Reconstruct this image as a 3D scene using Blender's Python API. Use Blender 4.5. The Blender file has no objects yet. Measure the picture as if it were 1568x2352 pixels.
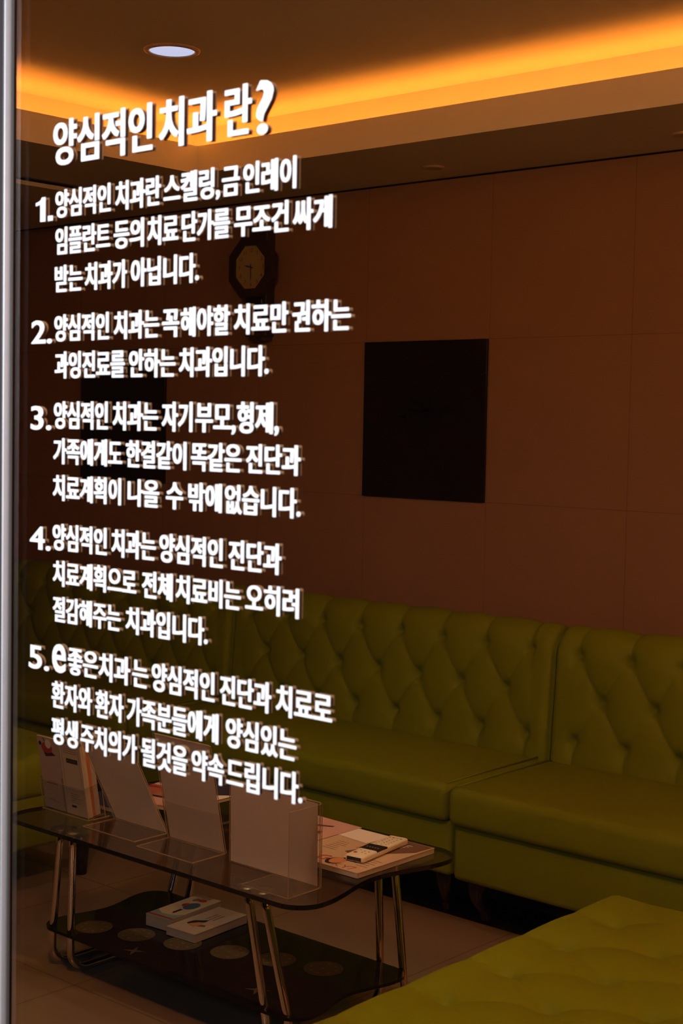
import bpy, bmesh, math, random
from mathutils import Vector, Matrix
random.seed(7)
S = bpy.context.scene
COL = S.collection
PI = math.pi

# ------------------------------------------------------------------ camera
CAM_H = 1.5
yaw, pitch, roll = .7237235, -.0582887, .0183849
fwd = Vector((-math.sin(yaw)*math.cos(pitch), math.cos(yaw)*math.cos(pitch), math.sin(pitch)))
right0 = Vector((math.cos(yaw), math.sin(yaw), 0))
up0 = right0.cross(fwd)
rt = right0*math.cos(roll) + up0*math.sin(roll)
upv = -right0*math.sin(roll) + up0*math.cos(roll)
cam = bpy.data.cameras.new('camera')
cam.sensor_fit = 'VERTICAL'
cam.sensor_height = 23.5
cam.lens = 3388.36/2352*23.5
cam.clip_start = .02
cam.dof.use_dof = True
cam.dof.focus_distance = 4.2
cam.dof.aperture_fstop = 7.5
co = bpy.data.objects.new('camera', cam)
M3 = Matrix((rt, upv, -fwd)).transposed()
co.matrix_world = Matrix.Translation((0, 0, CAM_H)) @ M3.to_4x4()
COL.objects.link(co)
S.camera = co
S.cycles.transparent_max_bounces = 48
S.cycles.max_bounces = 14
S.cycles.diffuse_bounces = 6

# ------------------------------------------------------------------ colour management, world
S.view_settings.view_transform = 'Standard'
S.view_settings.look = 'None'
S.view_settings.exposure = 0.0
S.view_settings.gamma = 1.0
S.view_settings.use_curve_mapping = False
W = bpy.data.worlds.new('world'); S.world = W
W.use_nodes = True
W.node_tree.nodes['Background'].inputs[0].default_value = (.80, .86, 1.0, 1)
W.node_tree.nodes['Background'].inputs[1].default_value = 0.010

# ------------------------------------------------------------------ room numbers
YG = 1.191           # outer face of the shop window
YB = 4.226           # back wall
XL, XR = -5.9, 1.6   # side walls
ZS, ZC = 2.39, 2.60  # dropped ceiling border, raised ceiling
RX0, RX1, RY0, RY1 = -3.932, .30, 1.75, 3.639   # opening of the raised part
TR = .19             # width of the light trough behind the lip
ZLIP = 2.487

# ------------------------------------------------------------------ lights
COVE = (1.0, .26, .024)
COVE_W = 8.2         # watts per metre of trough
DOWN_W, SIDE_FILL_W, STREET_W, WIN_FILL_W = 42, 88, 32, 112
def area(name, loc, sx, sy, power, color, rot=(0, 0, 0), spread=PI):
    l = bpy.data.lights.new(name, 'AREA'); l.shape = 'RECTANGLE'; l.size = sx; l.size_y = sy
    l.energy = power; l.color = color; l.spread = spread
    o = bpy.data.objects.new(name, l); o.location = loc; o.rotation_euler = rot; COL.objects.link(o); return o
zl, inset = 2.412, .115
lx, ly = RX1-RX0+2*inset, RY1-RY0+2*inset
xm, ym = (RX0+RX1)/2, (RY0+RY1)/2
area('cove_light_back', (xm, RY1+inset, zl), lx, .09, COVE_W*lx, COVE, (PI, 0, 0))
area('cove_light_front', (xm, RY0-inset, zl), lx, .09, COVE_W*lx, COVE, (PI, 0, 0))
area('cove_light_left', (RX0-inset, ym, zl), .09, ly, COVE_W*ly, COVE, (PI, 0, 0))
area('cove_light_right', (RX1+inset, ym, zl), .09, ly, COVE_W*ly, COVE, (PI, 0, 0))
# soft shop-front lamp outside, in front of and above the pane
o = area('street_lamp', (-.80, -1.80, 2.75), 1.0, .7, STREET_W, (.93, .95, 1.0), (0, 0, 0), math.radians(70))
o.rotation_euler = (Vector((-1.35, 1.2, 1.45))-o.location).to_track_quat('-Z', 'Y').to_euler()
# the lit downlight over the table and added, unseen fill lamps for the room
def lamp(name, loc, power, color, radius=.05, angle=None, blend=.6, target=None):
    l = bpy.data.lights.new(name, 'SPOT' if angle else 'POINT'); l.energy = power; l.color = color; l.shadow_soft_size = radius
    if angle: l.spot_size = angle; l.spot_blend = blend
    o = bpy.data.objects.new(name, l); o.location = loc; COL.objects.link(o)
lamp('downlight_lamp', (-3.33, 2.974, 2.575), DOWN_W, (1.0, .72, .46), .05, math.radians(64), .9)
lamp('downlight_lamp', (-2.50, 2.52, 2.575), 150, (1.0, .68, .40), .05, math.radians(50), .9)
for k, (x, y) in enumerate(((.95, 1.9), (.95, 3.1))):
    lamp('side_fill_lamp', (x, y, 2.34), SIDE_FILL_W, (1.0, .40, .11), .08)  # unseen fill lamps added at the right, without fixtures
lamp('window_fill_lamp', (-1.85, 1.40, 2.34), WIN_FILL_W, (1.0, .46, .16), .08)  # unseen lamp added to brighten signs and sofa fronts

# ------------------------------------------------------------------ materials
MATS = {}
def mat(name, col, rough=.5, metal=0, spec=.5, emit=None, estr=0, build=None, coat=0):
    m = bpy.data.materials.new(name); m.use_nodes = True
    nt = m.node_tree; b = nt.nodes['Principled BSDF']
    b.inputs['Base Color'].default_value = (*col, 1)
    b.inputs['Roughness'].default_value = rough
    b.inputs['Metallic'].default_value = metal
    b.inputs['Specular IOR Level'].default_value = spec
    b.inputs['Coat Weight'].default_value = coat
    if emit:
        b.inputs['Emission Color'].default_value = (*emit, 1); b.inputs['Emission Strength'].default_value = estr
    if build: build(nt, b)
    MATS[name] = m
    return m
def N(nt, kind, **kw):
    n = nt.nodes.new(kind)
    for k, v in kw.items(): setattr(n, k, v)
    return n
def noise_col(c1, c2, scale, detail=4, bump=0, bscale=None):
    def f(nt, b):
        tc = N(nt, 'ShaderNodeTexCoord')
        no = N(nt, 'ShaderNodeTexNoise'); no.inputs['Scale'].default_value = scale; no.inputs['Detail'].default_value = detail
        nt.links.new(tc.outputs['Object'], no.inputs['Vector'])
        mx = N(nt, 'ShaderNodeMix', data_type='RGBA')
        mx.inputs[6].default_value = (*c1, 1); mx.inputs[7].default_value = (*c2, 1)
        nt.links.new(no.outputs['Fac'], mx.inputs[0]); nt.links.new(mx.outputs[2], b.inputs['Base Color'])
        if bump:
            n2 = N(nt, 'ShaderNodeTexNoise'); n2.inputs['Scale'].default_value = bscale or scale
            nt.links.new(tc.outputs['Object'], n2.inputs['Vector'])
            bp = N(nt, 'ShaderNodeBump'); bp.inputs['Strength'].default_value = bump; bp.inputs['Distance'].default_value = .002
            nt.links.new(n2.outputs['Fac'], bp.inputs['Height']); nt.links.new(bp.outputs['Normal'], b.inputs['Normal'])
    return f
def joint_mask(nt, sock, origin, pitch, width):
    """1 on a joint line of the given width repeating every pitch along a coordinate."""
    a = N(nt, 'ShaderNodeMath', operation='SUBTRACT'); a.inputs[1].default_value = origin - pitch/2; nt.links.new(sock, a.inputs[0])
    d = N(nt, 'ShaderNodeMath', operation='DIVIDE'); d.inputs[1].default_value = pitch; nt.links.new(a.outputs[0], d.inputs[0])
    fr = N(nt, 'ShaderNodeMath', operation='FRACT'); nt.links.new(d.outputs[0], fr.inputs[0])
    s = N(nt, 'ShaderNodeMath', operation='SUBTRACT'); s.inputs[1].default_value = .5; nt.links.new(fr.outputs[0], s.inputs[0])
    ab = N(nt, 'ShaderNodeMath', operation='ABSOLUTE'); nt.links.new(s.outputs[0], ab.inputs[0])
    lt = N(nt, 'ShaderNodeMath', operation='LESS_THAN'); lt.inputs[1].default_value = width/2/pitch; nt.links.new(ab.outputs[0], lt.inputs[0])
    return lt.outputs[0]
def tiles(c1, c2, cj, ax, o1, p1, o2, p2, w, nscale):
    def f(nt, b):
        tc = N(nt, 'ShaderNodeTexCoord'); sp = N(nt, 'ShaderNodeSeparateXYZ'); nt.links.new(tc.outputs['Object'], sp.inputs[0])
        no = N(nt, 'ShaderNodeTexNoise'); no.inputs['Scale'].default_value = nscale; no.inputs['Detail'].default_value = 5
        nt.links.new(tc.outputs['Object'], no.inputs['Vector'])
        mx = N(nt, 'ShaderNodeMix', data_type='RGBA'); mx.inputs[6].default_value = (*c1, 1); mx.inputs[7].default_value = (*c2, 1)
        nt.links.new(no.outputs['Fac'], mx.inputs[0])
        m1 = joint_mask(nt, sp.outputs[ax[0]], o1, p1, w); m2 = joint_mask(nt, sp.outputs[ax[1]], o2, p2, w)
        mm = N(nt, 'ShaderNodeMath', operation='MAXIMUM'); nt.links.new(m1, mm.inputs[0]); nt.links.new(m2, mm.inputs[1])
        m2x = N(nt, 'ShaderNodeMix', data_type='RGBA'); nt.links.new(mm.outputs[0], m2x.inputs[0])
        nt.links.new(mx.outputs[2], m2x.inputs[6]); m2x.inputs[7].default_value = (*cj, 1)
        nt.links.new(m2x.outputs[2], b.inputs['Base Color'])
    return f

mat('ceiling_paint', (.72, .70, .66), .85, spec=.2, build=noise_col((.74, .72, .68), (.70, .68, .64), 3))
mat('wall_tile', (.4, .25, .15), .45, spec=.3, build=tiles((.31, .185, .12), (.29, .17, .11), (.18, .105, .066), (0, 2), -3.624, .5665, 1.24, .574, .0022, 2.2))
mat('wall_paint', (.6, .45, .34), .8, spec=.2, build=noise_col((.62, .47, .36), (.58, .43, .32), 2))
mat('floor_tile', (.5, .42, .34), .16, spec=.5, build=tiles((.27, .19, .135), (.245, .17, .12), (.12, .08, .055), (0, 1), -3.065, .602, 2.429, .602, .003, 3))
mat('black_granite', (.012, .01, .011), .12, build=tiles((.012, .010, .012), (.008, .007, .008), (.03, .025, .022), (0, 1), -3.065, .602, 3.59, .602, .003, 40))
leather = lambda k: noise_col((.190*k, .248*k, .0025*k), (.208*k, .270*k, .003*k), 6, 3, .10, 260)
mat('lime_leather', (.42, .52, .02), .58, spec=.22, build=leather(1))
mat('dark_wood', (.010, .006, .005), .25, spec=.5, build=noise_col((.012, .007, .005), (.007, .004, .003), 18))
mat('chrome', (.85, .83, .80), .07, 1.0)
mat('brushed_disc', (.55, .52, .44), .32, 1.0)
mat('frame_lit', (.80, .80, .82), .5, .2, build=noise_col((.62, .62, .64), (.56, .56, .58), 60))
mat('frame_shaded', (.06, .05, .052), .5, .3)
mat('gasket', (.05, .035, .028), .6)
mat('vinyl_white', (.92, .92, .95), .6, spec=.2, build=noise_col((.93, .93, .96), (.91, .91, .94), 40))
mat('letter_ghost', (.225, .115, .052), .7, spec=.1, build=noise_col((.23, .118, .053), (.22, .112, .05), 60))
mat('downlight_glow', (.9, .9, .95), .4, emit=(.60, .70, 1.0), estr=3.3)
mat('downlight_off', (.62, .58, .55), .35, build=noise_col((.66, .62, .58), (.55, .5, .48), 30))
mat('trim_paint', (.55, .42, .32), .4, build=noise_col((.56, .43, .33), (.52, .40, .30), 20))
mat('reflector', (.25, .22, .2), .35, .6)
mat('black_gloss', (.010, .009, .010), .16, spec=.4, build=noise_col((.010, .009, .010), (.007, .006, .007), 4))
mat('black_print', (.006, .005, .006), .3, spec=.3)
mat('red_print_dim', (.012, .007, .008), .35, spec=.3)
mat('clock_wood', (.03, .016, .012), .35, build=noise_col((.034, .018, .013), (.022, .012, .009), 25))
mat('clock_dial', (.62, .55, .34), .5, spec=.2, build=noise_col((.44, .37, .20), (.38, .32, .17), 12))
mat('ink_black', (.02, .018, .02), .5)
mat('ink_brown', (.15, .075, .045), .6)
mat('ink_grey', (.24, .17, .13), .6)
mat('ink_red', (.40, .045, .04), .5)
mat('ink_blue', (.05, .13, .26), .5)
mat('ink_pale_blue', (.26, .33, .34), .5)
mat('ink_skin', (.55, .26, .12), .5)
mat('ink_orange', (.62, .20, .05), .55, build=noise_col((.66, .22, .055), (.50, .14, .035), 9))
mat('ink_white', (.75, .70, .66), .55)
mat('paper', (.78, .73, .70), .6, spec=.25, build=noise_col((.80, .75, .72), (.76, .71, .68), 7))
mat('paper_cream', (.62, .52, .40), .55, spec=.3, build=noise_col((.64, .54, .42), (.58, .48, .37), 8))
mat('leaflet_stock', (.50, .42, .38), .5, spec=.3, build=noise_col((.52, .43, .39), (.47, .39, .35), 6))
def page_lines(nt, b):
    tc = N(nt, 'ShaderNodeTexCoord'); sp = N(nt, 'ShaderNodeSeparateXYZ'); nt.links.new(tc.outputs['Object'], sp.inputs[0])
    w = N(nt, 'ShaderNodeTexNoise'); w.noise_dimensions = '1D'; w.inputs['Scale'].default_value = 900
    nt.links.new(sp.outputs[2], w.inputs['W'])
    mx = N(nt, 'ShaderNodeMix', data_type='RGBA'); mx.inputs[6].default_value = (.42, .36, .32, 1); mx.inputs[7].default_value = (.70, .62, .56, 1)
    nt.links.new(w.outputs['Fac'], mx.inputs[0]); nt.links.new(mx.outputs[2], b.inputs['Base Color'])
mat('page_block', (.6, .54, .5), .7, spec=.15, build=page_lines)
mat('magazine_pink', (.62, .36, .34), .4, spec=.4, build=noise_col((.66, .46, .42), (.56, .28, .27), 14))
mat('magazine_cover', (.68, .50, .36), .3, spec=.45, build=noise_col((.66, .50, .37), (.57, .42, .30), 9))
mat('magazine_red', (.5, .14, .09), .35, build=noise_col((.56, .30, .22), (.40, .07, .05), 30))
mat('magazine_navy', (.03, .035, .08), .35, build=noise_col((.025, .03, .075), (.05, .05, .10), 20))
mat('remote_white', (.82, .78, .66), .35, spec=.5, build=noise_col((.83, .79, .67), (.80, .76, .64), 20))
mat('remote_black', (.02, .02, .026), .2)
mat('shelf_glass', (.008, .006, .006), .05, spec=.18, build=noise_col((.009, .007, .007), (.006, .005, .005), 5))
mat('print_gold', (.105, .080, .042), .45, build=noise_col((.115, .088, .046), (.09, .068, .036), 60))
mat('print_glint', (.35, .28, .17), .3, .5)

def thin_paper(name, c1, c2, w):
    m = bpy.data.materials.new(name); m.use_nodes = True; nt = m.node_tree
    b = nt.nodes['Principled BSDF']; b.inputs['Roughness'].default_value = .7; b.inputs['Specular IOR Level'].default_value = .2
    noise_col(c1, c2, 7)(nt, b)
    t = N(nt, 'ShaderNodeBsdfTranslucent'); t.inputs[0].default_value = (*c1, 1)
    mx = N(nt, 'ShaderNodeMixShader'); mx.inputs[0].default_value = w
    nt.links.new(b.outputs[0], mx.inputs[1]); nt.links.new(t.outputs[0], mx.inputs[2]); nt.links.new(mx.outputs[0], nt.nodes['Material Output'].inputs[0]); MATS[name] = m
thin_paper('sheet_paper', (.92, .84, .78), (.88, .80, .74), .5)
def glass(name, tint, gl_rough=.01, ior=1.5, refl=(1, 1, 1)):
    m = bpy.data.materials.new(name); m.use_nodes = True; nt = m.node_tree
    nt.nodes.remove(nt.nodes['Principled BSDF']); out = nt.nodes['Material Output']
    t = N(nt, 'ShaderNodeBsdfTransparent'); t.inputs[0].default_value = (*tint, 1)
    g = N(nt, 'ShaderNodeBsdfGlossy'); g.inputs['Color'].default_value = (*refl, 1); g.inputs['Roughness'].default_value = gl_rough
    fr = N(nt, 'ShaderNodeFresnel'); ge = N(nt, 'ShaderNodeNewGeometry')
    mi = N(nt, 'ShaderNodeMix'); mi.inputs[2].default_value = ior; mi.inputs[3].default_value = 1/ior   # same index from both sides of a thin pane
    nt.links.new(ge.outputs['Backfacing'], mi.inputs[0]); nt.links.new(mi.outputs[0], fr.inputs['IOR'])
    mx = N(nt, 'ShaderNodeMixShader'); nt.links.new(fr.outputs[0], mx.inputs[0]); nt.links.new(t.outputs[0], mx.inputs[1])
    nt.links.new(g.outputs[0], mx.inputs[2]); nt.links.new(mx.outputs[0], out.inputs[0]); MATS[name] = m
glass('window_glass', (.97, .97, .97))
glass('window_tint', (.28, .28, .28), refl=(.12, .12, .12))  # tint added to hold back the outside lamp's light in the room
glass('table_glass', (.80, .80, .74))
glass('acrylic', (.985, .98, .97), ior=1.28)
mat('glass_edge', (.012, .014, .012), .08, spec=.6)
mat('acrylic_edge', (.42, .32, .20), .25, spec=.6)

# ------------------------------------------------------------------ mesh helpers
def link(name, bm, m, parent=None, smooth=False):
    me = bpy.data.meshes.new(name)
    bm.normal_update()
    if smooth:
        for f in bm.faces: f.smooth = True
    bm.to_mesh(me); bm.free()
    ms = m if isinstance(m, (list, tuple)) else [m]
    for k in ms: me.materials.append(MATS[k])
    o = bpy.data.objects.new(name, me); COL.objects.link(o)
    if parent: o.parent = parent
    return o
def thing(name, label, cat, loc=(0, 0, 0), rz=0, group=None):
    o = bpy.data.objects.new(name, None); o.empty_display_size = .05; COL.objects.link(o)
    o.location = loc; o.rotation_euler = (0, 0, rz); o['label'] = label; o['category'] = cat
    if group: o['group'] = group
    return o
def tag(o, label, cat, group=None):
    o['label'] = label; o['category'] = cat
    if group: o['group'] = group
    return o
def struct(name, bm, m, label=None, cat=None, smooth=False):
    o = link(name, bm, m, None, smooth); o['kind'] = 'structure'
    if label: o['label'] = label
    if cat: o['category'] = cat
    return o
def box(bm, x0, x1, y0, y1, z0, z1, mi=0):
    vs = [bm.verts.new(p) for p in ((x0, y0, z0), (x1, y0, z0), (x1, y1, z0), (x0, y1, z0), (x0, y0, z1), (x1, y0, z1), (x1, y1, z1), (x0, y1, z1))]
    fs = []
    for idx in ((0, 3, 2, 1), (4, 5, 6, 7), (0, 1, 5, 4), (1, 2, 6, 5), (2, 3, 7, 6), (3, 0, 4, 7)):
        f = bm.faces.new([vs[i] for i in idx]); f.material_index = mi; fs.append(f)
    return fs
def rbox(x0, x1, y0, y1, z0, z1, r, seg=3):
    bm = bmesh.new(); box(bm, x0, x1, y0, y1, z0, z1)
    bmesh.ops.bevel(bm, geom=bm.edges[:], offset=r, segments=seg, profile=.5, affect='EDGES', clamp_overlap=True)
    return bm
def prism(bm, pts, z0, z1, mi_top=0, mi_side=0, mi_bot=None):
    """pts: counter-clockwise outline in x, y."""
    lo = [bm.verts.new((x, y, z0)) for x, y in pts]; hi = [bm.verts.new((x, y, z1)) for x, y in pts]
    n = len(pts)
    f = bm.faces.new(hi); f.material_index = mi_top
    f = bm.faces.new(lo[::-1]); f.material_index = mi_top if mi_bot is None else mi_bot
    for i in range(n):
        f = bm.faces.new((lo[i], lo[(i+1) % n], hi[(i+1) % n], hi[i])); f.material_index = mi_side
def tube(bm, path, r, n=12, cap=True):
    rings = []
    prev = None
    for i, p in enumerate(path):
        p = Vector(p)
        if i == 0: d = Vector(path[1])-p
        elif i == len(path)-1: d = p-Vector(path[i-1])
        else: d = (Vector(path[i+1])-p).normalized()+(p-Vector(path[i-1])).normalized()
        d.normalize()
        if prev is None:
            a = Vector((1, 0, 0)) if abs(d.x) < .8 else Vector((0, 1, 0))
            a = (a-d*a.dot(d)).normalized()
        else: a = (prev-d*prev.dot(d)).normalized()
        prev = a; b = d.cross(a)
        rr = r[i] if isinstance(r, (list, tuple)) else r
        rings.append([bm.verts.new(p+(a*math.cos(2*PI*k/n)+b*math.sin(2*PI*k/n))*rr) for k in range(n)])
    for i in range(len(rings)-1):
        for k in range(n):
            bm.faces.new((rings[i][k], rings[i][(k+1) % n], rings[i+1][(k+1) % n], rings[i+1][k]))
    if cap:
        bm.faces.new(rings[0][::-1]); bm.faces.new(rings[-1])
def lathe(bm, prof, n=32, center=(0, 0, 0)):
    cx, cy, cz = center
    rings = [[bm.verts.new((cx+r*math.cos(2*PI*k/n), cy+r*math.sin(2*PI*k/n), cz+z)) for k in range(n)] for r, z in prof]
    for i in range(len(rings)-1):
        for k in range(n):
            bm.faces.new((rings[i][k], rings[i][(k+1) % n], rings[i+1][(k+1) % n], rings[i+1][k]))
def xf(bm, M):
    bmesh.ops.transform(bm, matrix=M, verts=bm.verts[:]); return bm
def text_mesh(body, size, extrude, off=.02, res=4):
    c = bpy.data.curves.new('t', 'FONT'); c.body = body; c.size = 1; c.offset = off; c.extrude = 0; c.resolution_u = res
    o = bpy.data.objects.new('t', c); COL.objects.link(o)
    dg = bpy.context.evaluated_depsgraph_get()
    me = bpy.data.meshes.new_from_object(o.evaluated_get(dg))
    bm = bmesh.new(); bm.from_mesh(me)
    bpy.data.objects.remove(o); bpy.data.curves.remove(c); bpy.data.meshes.remove(me)
    return bm

# ------------------------------------------------------------------ setting
bm = bmesh.new(); box(bm, XL-.1, XR+.1, YG-.3, 3.59, -.06, 0); o = struct('floor', bm, 'floor_tile', 'polished beige floor tiles with thin joints', 'floor')
bm = bmesh.new(); box(bm, XL-.1, XR+.1, 3.59, 3.81, -.06, 0); struct('trim_1', bm, 'black_granite', 'black granite strip in the floor along the long sofa', 'floor border')
bm = bmesh.new(); box(bm, XL-.1, XR+.1, 3.81, YB+.1, -.06, 0); struct('floor.001', bm, 'floor_tile', 'beige floor behind the black strip under the sofa', 'floor')
bm = bmesh.new(); box(bm, XL-.1, XR+.1, YB, YB+.1, 0, ZC+.15); struct('wall_back', bm, 'wall_tile', 'brown tiled back wall behind the green sofas', 'wall')
bm = bmesh.new(); box(bm, XL-.1, XL, YG-.1, YB, 0, ZC+.15); struct('wall_left', bm, 'wall_tile')
bm = bmesh.new(); box(bm, XR, XR+.1, YG-.1, YB, 0, ZC+.15); struct('wall_right', bm, 'wall_paint')
bm = bmesh.new()
box(bm, XL, -3.50, YG-.04, YG+.06, 0, ZC+.15)          # wall left of the shop front
box(bm, -3.50, XR, YG-.04, YG+.06, 2.20, ZC+.15)       # header above the pane
box(bm, -3.50, XR, YG-.04, YG+.06, 0, .06)             # kerb under the pane
struct('wall_front', bm, 'wall_paint')
# ceiling: dropped border with lip, light trough and raised centre, one shell
bm = bmesh.new()
e = .1
t = .012
box(bm, XL-e, RX0-t, YG, YB+e, ZS, ZS+.012); box(bm, RX1+t, XR+e, YG, YB+e, ZS, ZS+.012)
box(bm, RX0-t, RX1+t, YG, RY0-t, ZS, ZS+.012); box(bm, RX0-t, RX1+t, RY1+t, YB+e, ZS, ZS+.012)
box(bm, RX0-t, RX0, RY0-t, RY1+t, ZS, ZLIP); box(bm, RX1, RX1+t, RY0-t, RY1+t, ZS, ZLIP)
box(bm, RX0, RX1, RY0-t, RY0, ZS, ZLIP); box(bm, RX0, RX1, RY1, RY1+t, ZS, ZLIP)
gx = .222
box(bm, RX0-gx-t, RX0-gx, RY0-TR-t, RY1+TR+t, ZS+.012, ZC+.01); box(bm, RX1+TR, RX1+TR+t, RY0-TR-t, RY1+TR+t, ZS+.012, ZC+.01)
box(bm, RX0-gx, RX1+TR, RY0-TR-t, RY0-TR, ZS+.012, ZC+.01); box(bm, RX0-gx, RX1+TR, RY1+TR, RY1+TR+t, ZS+.012, ZC+.01)
box(bm, XL-e, XR+e, YG-.04, YB+e, ZC, ZC+.03)
struct('ceiling', bm, 'ceiling_paint', 'ceiling with raised centre and hidden orange cove lighting', 'ceiling')
# dark line where the border meets the back wall
bm = bmesh.new(); box(bm, XL, XR, YB-.004, YB, ZS-.006, ZS); struct('trim_2', bm, 'dark_wood', 'thin dark trim between back wall and ceiling', 'trim')

# window: post, gasket, pane
wp = bpy.data.objects.new('window_1', None); COL.objects.link(wp); wp['kind'] = 'structure'; wp['label'] = 'shop window pane in a grey metal frame'; wp['category'] = 'window'
bm = rbox(-1.80, -1.700, YG-.012, YG+.03, .06, 2.2, .002, 2); link('window_frame', bm, 'frame_shaded', wp)
bm = rbox(-1.700, -1.6490, YG-.0135, YG-.0002, .06, 2.2, .001, 1); link('frame_face', bm, 'frame_shaded', wp)
bm = rbox(-1.6490, -1.6462, YG-.0130, YG-.0002, .06, 2.2, .0012, 2); link('frame_bead', bm, 'frame_lit', wp, True)  # pale strip beside dark face: light on one metal post, put into colour
bm = rbox(-1.6462, -1.6418, YG-.0030, YG-.0002, .06, 2.2, .001, 2); link('gasket', bm, 'gasket', wp)
bm = rbox(-1.700, -1.6500, YG+.0070, YG+.0090, .06, 2.2, .0006, 1); link('gasket', bm, 'gasket', wp)  # inner brown strip, added for the frame's reflection in the glass
bm = bmesh.new()
fs = box(bm, -1.695, XR, YG, YG+.0068, .06, 2.2)
fs[4].material_index = 1
link('pane', bm, ['window_glass', 'window_tint'], wp)
wq = bpy.data.objects.new('window_2', None); COL.objects.link(wq); wq['kind'] = 'structure'
bm = bmesh.new()
fs = box(bm, -3.50, -1.79, YG, YG+.010, .06, 2.2)
fs[4].material_index = 1
link('pane', bm, ['window_glass', 'window_tint'], wq)

# ------------------------------------------------------------------ lettering on the outside of the pane
# (paragraph, bottom z, top z, [(word, left x, right x)]) all on the plane of the glass
LINES = [
('T',1.8240,1.8840,[('양심적인',-1.5580,-1.3658),('치과',-1.3541,-1.2544),('란',-1.2411,-1.1978),('?',-1.1909,-1.1637)]),
('1',1.7585,1.7955,[('1.',-1.5938,-1.5584),('양심적인',-1.5526,-1.4426),('치과란',-1.4334,-1.3497),('스켈링,',-1.3442,-1.2475),('금',-1.2439,-1.2154),('인레이',-1.2094,-1.1270)]),
('1',1.7115,1.7480,[('임플란트',-1.5520,-1.4432),('등의',-1.4356,-1.3797),('치료',-1.3729,-1.3179),('단가를',-1.3115,-1.2304),('무조건',-1.2226,-1.1375),('싸게',-1.1309,-1.0729)]),
('1',1.6635,1.6995,[('받는',-1.5528,-1.4968),('치과가',-1.4916,-1.4105),('아닙니다.',-1.4024,-1.2813)]),
('2',1.6005,1.6365,[('2.',-1.6016,-1.5585),('양심적인',-1.5530,-1.4437),('치과는',-1.4340,-1.3501),('꼭',-1.3443,-1.3145),('해야할',-1.3114,-1.2282),('치료만',-1.2211,-1.1357),('권하는',-1.1290,-1.0437)]),
('2',1.5530,1.5890,[('과잉진료를',-1.5516,-1.4130),('안하는',-1.4044,-1.3201),('치과입니다.',-1.3136,-1.1650)]),
('3',1.4880,1.5250,[('3.',-1.6019,-1.5586),('양심적인',-1.5527,-1.4442),('치과는',-1.4345,-1.3502),('자기',-1.3431,-1.2893),('부모,',-1.2836,-1.2163),('형제,',-1.2142,-1.1476)]),
('3',1.4425,1.4775,[('가족에게도',-1.5535,-1.4163),('한결같이',-1.4088,-1.2990),('똑같은',-1.2903,-1.2061),('진단과',-1.1983,-1.1132)]),
('3',1.3950,1.4300,[('치료계획이',-1.5539,-1.4177),('나올',-1.4044,-1.3467),('수',-1.3337,-1.3039),('밖에',-1.2944,-1.2375),('없습니다.',-1.2320,-1.1121)]),
('4',1.3300,1.3665,[('4.',-1.6022,-1.5582),('양심적인',-1.5536,-1.4441),('치과는',-1.4347,-1.3516),('양심적인',-1.3448,-1.2344),('진단과',-1.2246,-1.1401)]),
('4',1.2835,1.3185,[('치료계획으로',-1.5526,-1.3871),('전체',-1.3761,-1.3205),('치료비는',-1.3146,-1.2039),('오히려',-1.1961,-1.1122)]),
('4',1.2365,1.2715,[('절감해주는',-1.5521,-1.4161),('치과입니다.',-1.4061,-1.2583)]),
('5',1.1710,1.2080,[('5.',-1.6030,-1.5597),('e',-1.5528,-1.5245),('좋은치과',-1.5199,-1.3969),('는',-1.3923,-1.3630),('양심적인',-1.3561,-1.2452),('진단과',-1.2360,-1.1526),('치료로',-1.1451,-1.0599)]),
('5',1.1225,1.1597,[('환자와',-1.5536,-1.4705),('환자',-1.4636,-1.4086),('가족분들에게',-1.4019,-1.2380),('양심있는',-1.2252,-1.1126)]),
('5',1.0750,1.1127,[('평생',-1.5531,-1.4986),('주치의가',-1.4928,-1.3826),('될것을',-1.3744,-1.2905),('약속',-1.2829,-1.2276),('드립니다.',-1.2232,-1.1022)]),
]
LAB = {'T': 'large white heading ending in a question mark, topmost lettering on the glass',
       '1': 'white lettering paragraph numbered 1, directly below the large heading',
       '2': 'white lettering paragraph numbered 2, two lines crossing the wall clock',
       '3': 'white lettering paragraph numbered 3, three lines at mid height of the glass',
       '4': 'white lettering paragraph numbered 4, just above the line with the big e',
       '5': 'white lettering paragraph numbered 5, lowest on the glass, starting with a big e'}
YF = YG-.0012        # white letters on the outside face; brown copies inside the pane paint their ghost image
YR = YG+.0052
OFF, DX = .014, .020
def numeral_one():
    b = bmesh.new()
    for pts in (((.20, 0), (.36, 0), (.36, .73), (.25, .73), (.22, .66), (.15, .61), (.04, .585), (.04, .49), (.20, .53)), ((.47, 0), (.62, 0), (.62, .15), (.47, .15))):
        b.faces.new([b.verts.new((x, y, 0)) for x, y in pts])
    b.verts.index_update(); return b
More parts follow.
